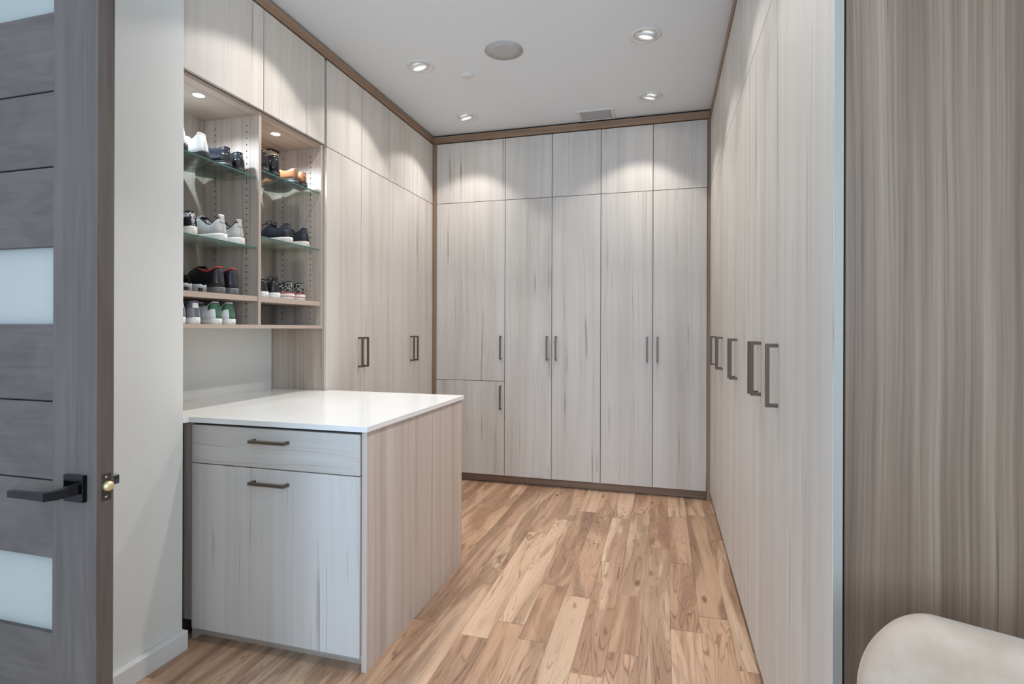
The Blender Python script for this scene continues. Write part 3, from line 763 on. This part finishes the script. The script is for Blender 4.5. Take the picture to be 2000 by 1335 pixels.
shoe('dress_shoe', 2.165-HW, XH, ZL1+0.0002, 'blue black leather dress shoe beside the white sneaker on the top left glass shelf', 'shoe', 'blue black dress shoes', bd, toe_in=R(4))
shoe('dress_shoe', 2.243-HW, XH, ZL1+0.0002, 'blue black leather dress shoe at the right end of the top left glass shelf', 'shoe', 'blue black dress shoes', bd, toe_in=R(-4))
bk = dict(upper=MS['black_leather'], sole=MS['black_rubber'], lining=MS['tan_lining'], collar=MS['tan_lining'], rim=0.0022, sole_t=0.008, heel_block=0.026, heel_h=0.094, ankle=0.082, tongue=0.098, toe=0.044, w=0.92, flare=1.04, heel_lean=0.006)
shoe('dress_shoe', 2.418-HW, XH, ZR1+0.0002, 'black polished leather dress shoe against the partition on the top right glass shelf', 'shoe', 'black leather dress shoes', bk, toe_in=R(2))
shoe('dress_shoe', 2.498-HW, XH, ZR1+0.0002, 'black polished leather dress shoe beside the tan loafers', 'shoe', 'black leather dress shoes', bk, toe_in=R(-4))
tn = dict(upper=MS['tan_leather'], sole=MS['black_rubber'], lining=MS['tan_lining'], collar=MS['tan_lining'], sole_t=0.008, heel_block=0.026, heel_h=0.064, ankle=0.046, tongue=0.072, toe=0.042, w=0.92, flare=1.04, heel_lean=0.004, open=0.40)
shoe('loafer', 2.662-HW, XH, ZR1+0.0002, 'tan leather loafer with black heel beside the black dress shoes', 'shoe', 'tan leather loafers', tn, toe_in=R(3.5))
shoe('loafer', 2.730-HW, XH, ZR1+0.0002, 'tan leather loafer with black heel nearest the right side of the shelves', 'shoe', 'tan leather loafers', tn, toe_in=R(-4))
kn = dict(upper=MS['knit_pattern'], sole=MS['white_foam'], collar=MS['black_fabric'], sole_t=0.032, heel_h=0.105, ankle=0.08, tongue=0.112, flare=1.06, w=0.86, laces=MS['black_fabric'], wedge=0.25, quarter=(MS['black_fabric'], 0.0, 0.62, 0.20))
shoe('sneaker', 1.890-HW, XH, ZL2+0.0002, 'black and white knit sneaker mostly hidden by the wall on the lower left glass shelf', 'shoe', 'black and white knit sneakers', kn)
shoe('sneaker', 1.962-HW, XH, ZL2+0.0002, 'black and white knit sneaker beside the pale grey knit sneakers', 'shoe', 'black and white knit sneakers', kn, toe_in=R(-4))
gk = dict(upper=MS['grey_knit'], sole=MS['white_foam'], collar=MS['black_fabric'], lining=MS['black_fabric'], sole_t=0.026, heel_h=0.108, ankle=0.072, tongue=0.118, flare=1.12, heel_lean=0.012, wedge=0.35, laces=MS['grey_knit'], tongue_mat=MS['black_fabric'], heel_tab=(0.085, 0.126, MS['grey_knit']))
shoe('sneaker', 2.134-HW, XH, ZL2+0.0002, 'pale grey knit sneaker with white foam sole beside the black and white one', 'shoe', 'pale grey knit sneakers', gk)
shoe('sneaker', 2.245-HW, XH, ZL2+0.0002, 'pale grey knit sneaker with white foam sole next to the partition', 'shoe', 'pale grey knit sneakers', gk)
nv = dict(upper=MS['navy_suede'], sole=MS['offwhite_rubber'], collar=MS['black_fabric'], sole_t=0.026, heel_h=0.108, ankle=0.076, tongue=0.100, flare=1.08, heel_lean=0.010, wedge=0.30, laces=MS['black_fabric'], bow=True, quarter=(MS['charcoal_suede'], 0.0, 0.55, 0.10))
shoe('sneaker', 2.606-HW, XH, ZR2+0.0002, 'navy suede sneaker with loosely tied laces on the lower right glass shelf', 'shoe', 'navy suede sneakers', nv)
nv2 = dict(nv); nv2['bow'] = False
shoe('sneaker', 2.752-HW, XH, ZR2+0.0002, 'navy suede sneaker at the right end of the lower right glass shelf', 'shoe', 'navy suede sneakers', nv2)
slide(1.929-HW, XH+0.012, ZL3+0.0002, 'black slide sandal with grey sole at the left end of the left wood shelf', 'black slide sandals', toe_in=R(2.5))
slide(2.004-HW, XH+0.012, ZL3+0.0002, 'black slide sandal with grey sole beside the red trimmed black shoes', 'black slide sandals', toe_in=R(-3))
rd = dict(upper=MS['black_leather'], sole=MS['grey_sole'], collar=MS['red_trim'], rim=0.004, lining=MS['black_fabric'], sole_t=0.030, heel_h=0.122, ankle=0.100, tongue=0.122, toe=0.055, w=0.98, flare=1.05, heel_lean=0.010, laces=MS['black_fabric'], heel_tab=(0.034, 0.116, MS['charcoal_suede']))
shoe('leather_shoe', 2.112-HW, XH+0.012, ZL3+0.0002, 'black leather lace-up shoe with red collar beside the slide sandals', 'shoe', 'black shoes with red trim', rd, toe_in=R(1.5))
shoe('leather_shoe', 2.193-HW, XH+0.012, ZL3+0.0002, 'black leather lace-up shoe with red collar, nearer the partition', 'shoe', 'black shoes with red trim', rd, toe_in=R(-4))
sl = dict(upper=MS['slate_leather'], sole=MS['white_rubber'], collar=MS['slate_leather'], sole_t=0.030, heel_h=0.100, ankle=0.078, tongue=0.094, w=0.88, flare=1.04, heel_lean=0.008, laces=MS['white_rubber'], quarter=(MS['grey_suede'], 0.0, 0.60, 0.16), heel_tab=(0.070, 0.092, MS['white_foam']))
shoe('sneaker', 1.891-HW, XH+0.014, ZLB+0.0002, 'slate blue and grey sneaker cut off by the wall at the bottom shelf', 'shoe', 'slate blue sneakers', sl)
shoe('sneaker', 1.966-HW, XH+0.014, ZLB+0.0002, 'slate blue and grey sneaker beside the white and green sneakers', 'shoe', 'slate blue sneakers', sl, toe_in=R(-4))
gr = dict(upper=MS['white_leather'], sole=MS['white_rubber'], collar=MS['white_leather'], sole_t=0.026, heel_h=0.101, ankle=0.072, tongue=0.094, w=0.90, flare=1.04, heel_lean=0.014, laces=MS['grey_rubber'], quarter=(MS['green_leather'], 0.60, 0.97, 0.16), heel_tab=(0.026, 0.098, MS['green_leather']))
shoe('sneaker', 2.091-HW, XH+0.014, ZLB+0.0002, 'white sneaker with green heel beside the slate blue sneakers on the bottom shelf', 'shoe', 'white and green sneakers', gr, toe_in=R(2))
shoe('sneaker', 2.172-HW, XH+0.014, ZLB+0.0002, 'white sneaker with green heel, the one nearer the partition on the bottom shelf', 'shoe', 'white and green sneakers', gr, toe_in=R(-4))
bs = dict(upper=MS['black_leather'], sole=MS['white_rubber'], collar=MS['black_fabric'], sole_t=0.030, heel_h=0.092, ankle=0.074, tongue=0.092, flare=1.04, heel_lean=0.008)
shoe('sneaker', 2.402-HW, XH+0.012, ZR3+0.0002, 'black leather slip-on sneaker with white sole against the partition', 'shoe', 'black slip-on sneakers', bs, toe_in=R(2.5))
shoe('sneaker', 2.488-HW, XH+0.012, ZR3+0.0002, 'black leather slip-on sneaker with white sole beside the printed canvas sneakers', 'shoe', 'black slip-on sneakers', bs, toe_in=R(-2))
lg = dict(upper=MS['logo_canvas'], sole=MS['white_foam'], collar=MS['black_fabric'], sole_t=0.036, heel_h=0.098, ankle=0.078, tongue=0.098, flare=1.05, heel_lean=0.010, stripe=MS['red_trim'], laces=MS['black_fabric'], bow=True)
shoe('sneaker', 2.606-HW, XH+0.012, ZR3+0.0002, 'black printed canvas sneaker with red lined white sole and untied lace', 'shoe', 'printed canvas sneakers', lg, toe_in=R(1.5))
lg2 = dict(lg); lg2['bow'] = False
shoe('sneaker', 2.698-HW, XH+0.012, ZR3+0.0002, 'black printed canvas sneaker with red lined white sole, rightmost on the right wood shelf', 'shoe', 'printed canvas sneakers', lg2, toe_in=R(-2.5))

# ------------------------------------------------------------------ ceiling fixtures
def photometric(nt):
    """the lamp's own light distribution over the angle from its axis: a flood beam with a clear cut-off and weak spill"""
    e = nt.nodes['Emission']
    tc = N(nt, 'ShaderNodeTexCoord'); sp = N(nt, 'ShaderNodeSeparateXYZ'); L(nt, tc.outputs['Normal'], sp.inputs[0])
    th = MATH(nt, 'DIVIDE', MATH(nt, 'ARCCOSINE', MATH(nt, 'ABSOLUTE', sp.outputs[2])), PI/2)
    v = lambda k: (k, k, k)
    g = RAMP(nt, th, [(0.0, v(0.80)), (0.30, v(0.72)), (0.44, v(0.43)), (0.53, v(0.31)), (0.58, v(0.025)), (0.90, v(0.012))])
    L(nt, g, e.inputs['Strength'])
lab = ['nearer left recessed eyeball light beside the round speaker', 'far left recessed eyeball light near the corner of the crown strip', 'nearer right recessed eyeball light, largest in view', 'far right recessed eyeball light near the ceiling vent',
       'recessed eyeball light above the peninsula', 'recessed eyeball light over the aisle', 'recessed eyeball light above the camera side of the aisle']
for i, (x, y) in enumerate(DOWN):
    r = thing('recessed_light', (x, y, H), lab[i], 'light', 'recessed eyeball lights')
    tilt = Matrix.Rotation(R(16), 3, Vector((1, -1 if x < -0.8 else 1, 0)).normalized())
    MB().lathe([(0.088, 0.0), (0.0885, -0.003), (0.080, -0.006), (0.061, -0.005), (0.060, 0.0), (0.060, -0.0005)], (x, y, H-0.0002), 'z', 40, cap=False).build('trim_ring', M['white_plastic'], r)
    MB().lathe([(0.058, 0.002), (0.057, -0.006), (0.052, -0.011), (0.044, -0.012), (0.042, -0.006), (0.040, 0.004)], (x, y, H-0.0040), 'z', 40, cap=False, rot=tilt).build('gimbal_ring', M['white_plastic'], r)
    e = MB().lathe([(0.040, -0.002), (0.034, -0.006), (0.018, -0.008), (0.001, -0.008)], (x, y, H-0.0045), 'z', 32, rot=tilt).build('lens', M['lens'], r)
    l = bpy.data.lights.new('downlight_beam', 'SPOT'); l.energy = DOWN_POWER; l.color = (1.0, 0.97, 0.925); l.spot_size = R(176); l.spot_blend = 0.1; l.shadow_soft_size = 0.035
    l.use_nodes = True; photometric(l.node_tree)
    o = bpy.data.objects.new('downlight_beam', l); COL.objects.link(o); o.location = (x, y, H-0.03); o.rotation_euler = Vector((-0.10, -0.12, -1)).to_track_quat('-Z', 'Y').to_euler()
sp_ = thing('ceiling_speaker', (-0.931, 3.143, H), 'round grey ceiling speaker grille between the recessed lights', 'speaker')
MB().lathe([(0.116, 0), (0.116, -0.003), (0.113, -0.005), (0.110, -0.004), (0.110, 0)], (-0.931, 3.143, H-0.0002), 'z', 48, cap=False).build('rim', M['grey_grille'], sp_)
MB().lathe([(0.1095, -0.001), (0.1095, -0.0038), (0.06, -0.0055), (0.002, -0.006)], (-0.931, 3.143, H-0.0002), 'z', 48).build('grille', M['grey_grille'], sp_)
det = MB().lathe([(0.040, 0), (0.0405, -0.006), (0.036, -0.009), (0.002, -0.0095)], (-1.252, 3.381, H-0.0002), 'z', 36).build('sprinkler_cover', M['white_plastic'])
tag(det, 'small white round cover plate on the ceiling between speaker and far lights', 'cover plate')
v = thing('ceiling_vent', (-0.515, 4.27, H), 'grey rectangular air vent in the ceiling by the far cabinets', 'vent')
VX0, VX1, VY0, VY1 = -0.655, -0.372, 4.165, 4.368
MB().box(VX0, VX1, VY0, VY0+0.022, H-0.007, H-0.0002, 0.0015).box(VX0, VX1, VY1-0.006, VY1, H-0.007, H-0.0002, 0.0015).box(VX0, VX0+0.022, VY0+0.022, VY1-0.006, H-0.007, H-0.0002, 0.0015).box(VX1-0.022, VX1, VY0+0.022, VY1-0.006, H-0.007, H-0.0002, 0.0015).build('frame', M['white_plastic'], v)
MB().box(VX0+0.022, VX1-0.022, VY0+0.022, VY1-0.006, H-0.0015, H-0.0002).build('backing', M['vent_grey'], v)
sm = None
for k in range(10):
    yy = VY0+0.028+k*0.0172
    if sm is None:
        sm = MB().box(VX0+0.0225, VX1-0.0225, yy, yy+0.009, H-0.006, H-0.002, 0.0006).build('slat', M['vent_grey'], v)
    else:
        o = sm.copy(); COL.objects.link(o); o.location = sm.location+Vector((0, 0.0172*k, 0))

# ------------------------------------------------------------------ open door on the left
DX1, DX0, DY0, DY1 = -1.352, -2.130, 1.023, 1.068
dr = thing('open_door', ((DX0+DX1)/2, 1.045, 0), 'open grey stained wood door with frosted glass strips and black lever', 'door')
DZ0, DZ1 = 0.010, 2.48
SX1 = -1.4995; SX0 = -1.985
MB().box(SX1, DX1, DY0, DY1, DZ0, DZ1, 0.0012).build('stile', M['door_z'], dr)
MB().box(DX0, SX0, DY0, DY1, DZ0, DZ1, 0.0012).build('stile', M['door_z'], dr)
# boards and glass strips between the stiles, from the photograph's joints
zs = [DZ0, 0.143, 0.327, 0.5204, 0.7124, 0.911, 1.112, 1.3088, 1.5075, 1.7105, 1.9035, 2.1049, 2.300, DZ1]
for k, (a, b_) in enumerate(zip(zs, zs[1:])):
    if k in (3, 7, 11):
        MB().box(SX0, SX1, 1.0375, 1.0535, a, b_).build('glass_strip', M['frosted'], dr)
    else:
        g0 = 0.0018
        gt = 0.005 if k in (9, 6, 5) and False else g0
        MB().box(SX0, SX1, DY0+0.0005, DY1-0.0005, a+(0.0 if k == 0 or k-1 in (3, 7, 11) else g0), b_-(0.0 if k+1 in (3, 7, 11) or k == 12 else g0), 0.0015).build('board', M['door_x'], dr)
MB().box(SX0, SX1, 1.035, 1.056, DZ0, zs[3]-0.01).box(SX0, SX1, 1.035, 1.056, zs[4]+0.01, zs[7]-0.01).box(SX0, SX1, 1.035, 1.056, zs[8]+0.01, zs[11]-0.01).build('core', M['dark_gap'], dr)
for sgn, y in ((-1, DY0), (1, DY1)):
    rose = MB().box(-1.4455, -1.3815, min(y, y+sgn*0.012), max(y, y+sgn*0.012), 0.867, 0.934, 0.0015, 2).build('rose', M['black_metal'], dr)
    lm = MB()
    yo = y+sgn*0.062
    # neck from the rose out, then the flat lever along the door
    path = [(-1.402, y+sgn*0.011, 0.900), (-1.404, y+sgn*0.030, 0.899), (-1.412, y+sgn*0.050, 0.8965), (-1.428, yo, 0.8945), (-1.470, yo+sgn*0.002, 0.8935), (-1.547, yo+sgn*0.002, 0.8925)]
    wd = [(0.011, 0.012), (0.010, 0.012), (0.010, 0.011), (0.0095, 0.0105), (0.0065, 0.0085), (0.006, 0.008)]
    rings = []
    for k, p in enumerate(path):
        a = Vector(path[max(0, k-1)]); b_ = Vector(path[min(len(path)-1, k+1)]); t = (b_-a).normalized()
        n = Vector((0, 0, 1)).cross(t).normalized(); hw, hz = wd[k]
        c = Vector(p)
        rings.append([c-n*hw-Vector((0, 0, hz)), c+n*hw-Vector((0, 0, hz)), c+n*hw+Vector((0, 0, hz)), c-n*hw+Vector((0, 0, hz))])
    lm.loft(rings, smooth=False).build('lever', M['black_metal'], dr)
lp = MB().box(DX1-0.001, DX1+0.0012, 1.0345, 1.0605, 0.866, 0.934, 0.0008).build('latch_plate', M['latch'], dr)
MB().lathe([(0.0125, 0), (0.0125, 0.007), (0.010, 0.012), (0.003, 0.014)], (DX1+0.001, 1.050, 0.902), 'x', 20).build('latch_bolt', M['brass'], lp)
for z in (0.875, 0.925): MB().lathe([(0.0032, 0), (0.003, 0.0009), (0.001, 0.0012)], (DX1+0.0011, 1.0475, z), 'x', 12).build('screw', M['nickel'], lp)
for z in (0.25, 1.24, 2.23): MB().lathe([(0.007, -0.05), (0.007, 0.05)], (DX0-0.006, DY1+0.002, z), 'z', 12).build('hinge', M['black_metal'], dr)
struct(MB().box(-2.15, -2.139, 1.072, 1.16, 0.0, 2.56, 0.002), 'trim_10', M['trim_z'], 'door jamb strip behind the open door', 'trim')

# ------------------------------------------------------------------ upholstered chair at lower right
def chair():
    r = thing('vanity_chair', (0.45, 0.80, 0), 'beige suede chair with a rounded padded back beside the taupe end panel', 'chair')
    dvec = Vector((0.910, -0.415, 0)).normalized(); nv_ = Vector((-dvec.y*-1, 0, 0))
    nrm = Vector((-0.415, -0.910, 0)).normalized()          # towards the room
    left = Vector((0.338, 1.095, 0)); Wd = 0.50
    z0, z1 = 0.40, 0.826
    # padded back: a rounded-rectangle pillow with soft edges, slightly wrapped and reclined
    def outline(inset, n=20):
        hw, hh = Wd/2-inset, (z1-z0)/2-inset; rx, ry = max(0.098-inset, 0.02), max(0.128-inset, 0.02); pts = []
        for q, (sx, sy) in enumerate(((1, 1), (-1, 1), (-1, -1), (1, -1))):
            for i in range(n):
                a = PI/2*(q+i/(n-1))
                pts.append((sx*(hw-rx)+rx*math.cos(a), sy*(hh-ry)+ry*math.sin(a)))
        return pts
    rings = []
    prof = [(0.085, -0.046), (0.040, -0.044), (0.016, -0.036), (0.004, -0.022), (0.0, 0.0), (0.004, 0.022), (0.016, 0.036), (0.040, 0.044), (0.085, 0.046)]
    c = left+dvec*(Wd/2)
    def place(u, v, w):
        wrap = 0.10*(u/(Wd/2))**2*0.55
        rec = -(v)*0.10
        dome = 0
        return c+dvec*u+nrm*(w+wrap+rec)+Vector((0, 0, (z0+z1)/2+v+dome))
    for ins, w in prof: rings.append([place(u, v, w) for u, v in outline(ins)])
    bk_ = MB(); bk_.loft(rings, caps=True)
    bk_.build('backrest', M['chair_fabric'], r)
    # seat cushion
    sc = c+nrm*0.275
    rings = []
    for ins, z in ((0.05, 0.365), (0.012, 0.372), (0.0, 0.39), (0.0, 0.435), (0.012, 0.458), (0.045, 0.468), (0.10, 0.470)):
        ring = []
        for i in range(40):
            a = 2*PI*i/40; ca, sa = math.cos(a), math.sin(a); k = (abs(ca)**3.2+abs(sa)**3.2)**(-1/3.2)
            ring.append(sc+dvec*((0.25-ins)*ca*k)+nrm*((0.235-ins)*sa*k)+Vector((0, 0, z)))
        rings.append(ring)
    MB().loft(rings).build('seat', M['chair_fabric'], r)
    for sx in (-1, 1):
        for sy in (-1, 1):
            p = sc+dvec*(0.19*sx)+nrm*(0.17*sy); q = sc+dvec*(0.215*sx)+nrm*(0.195*sy)
            MB().tube([(q.x, q.y, 0.0), (p.x, p.y, 0.372)], [0.011, 0.018], 12).build('leg', M['chair_leg'], r)
chair()
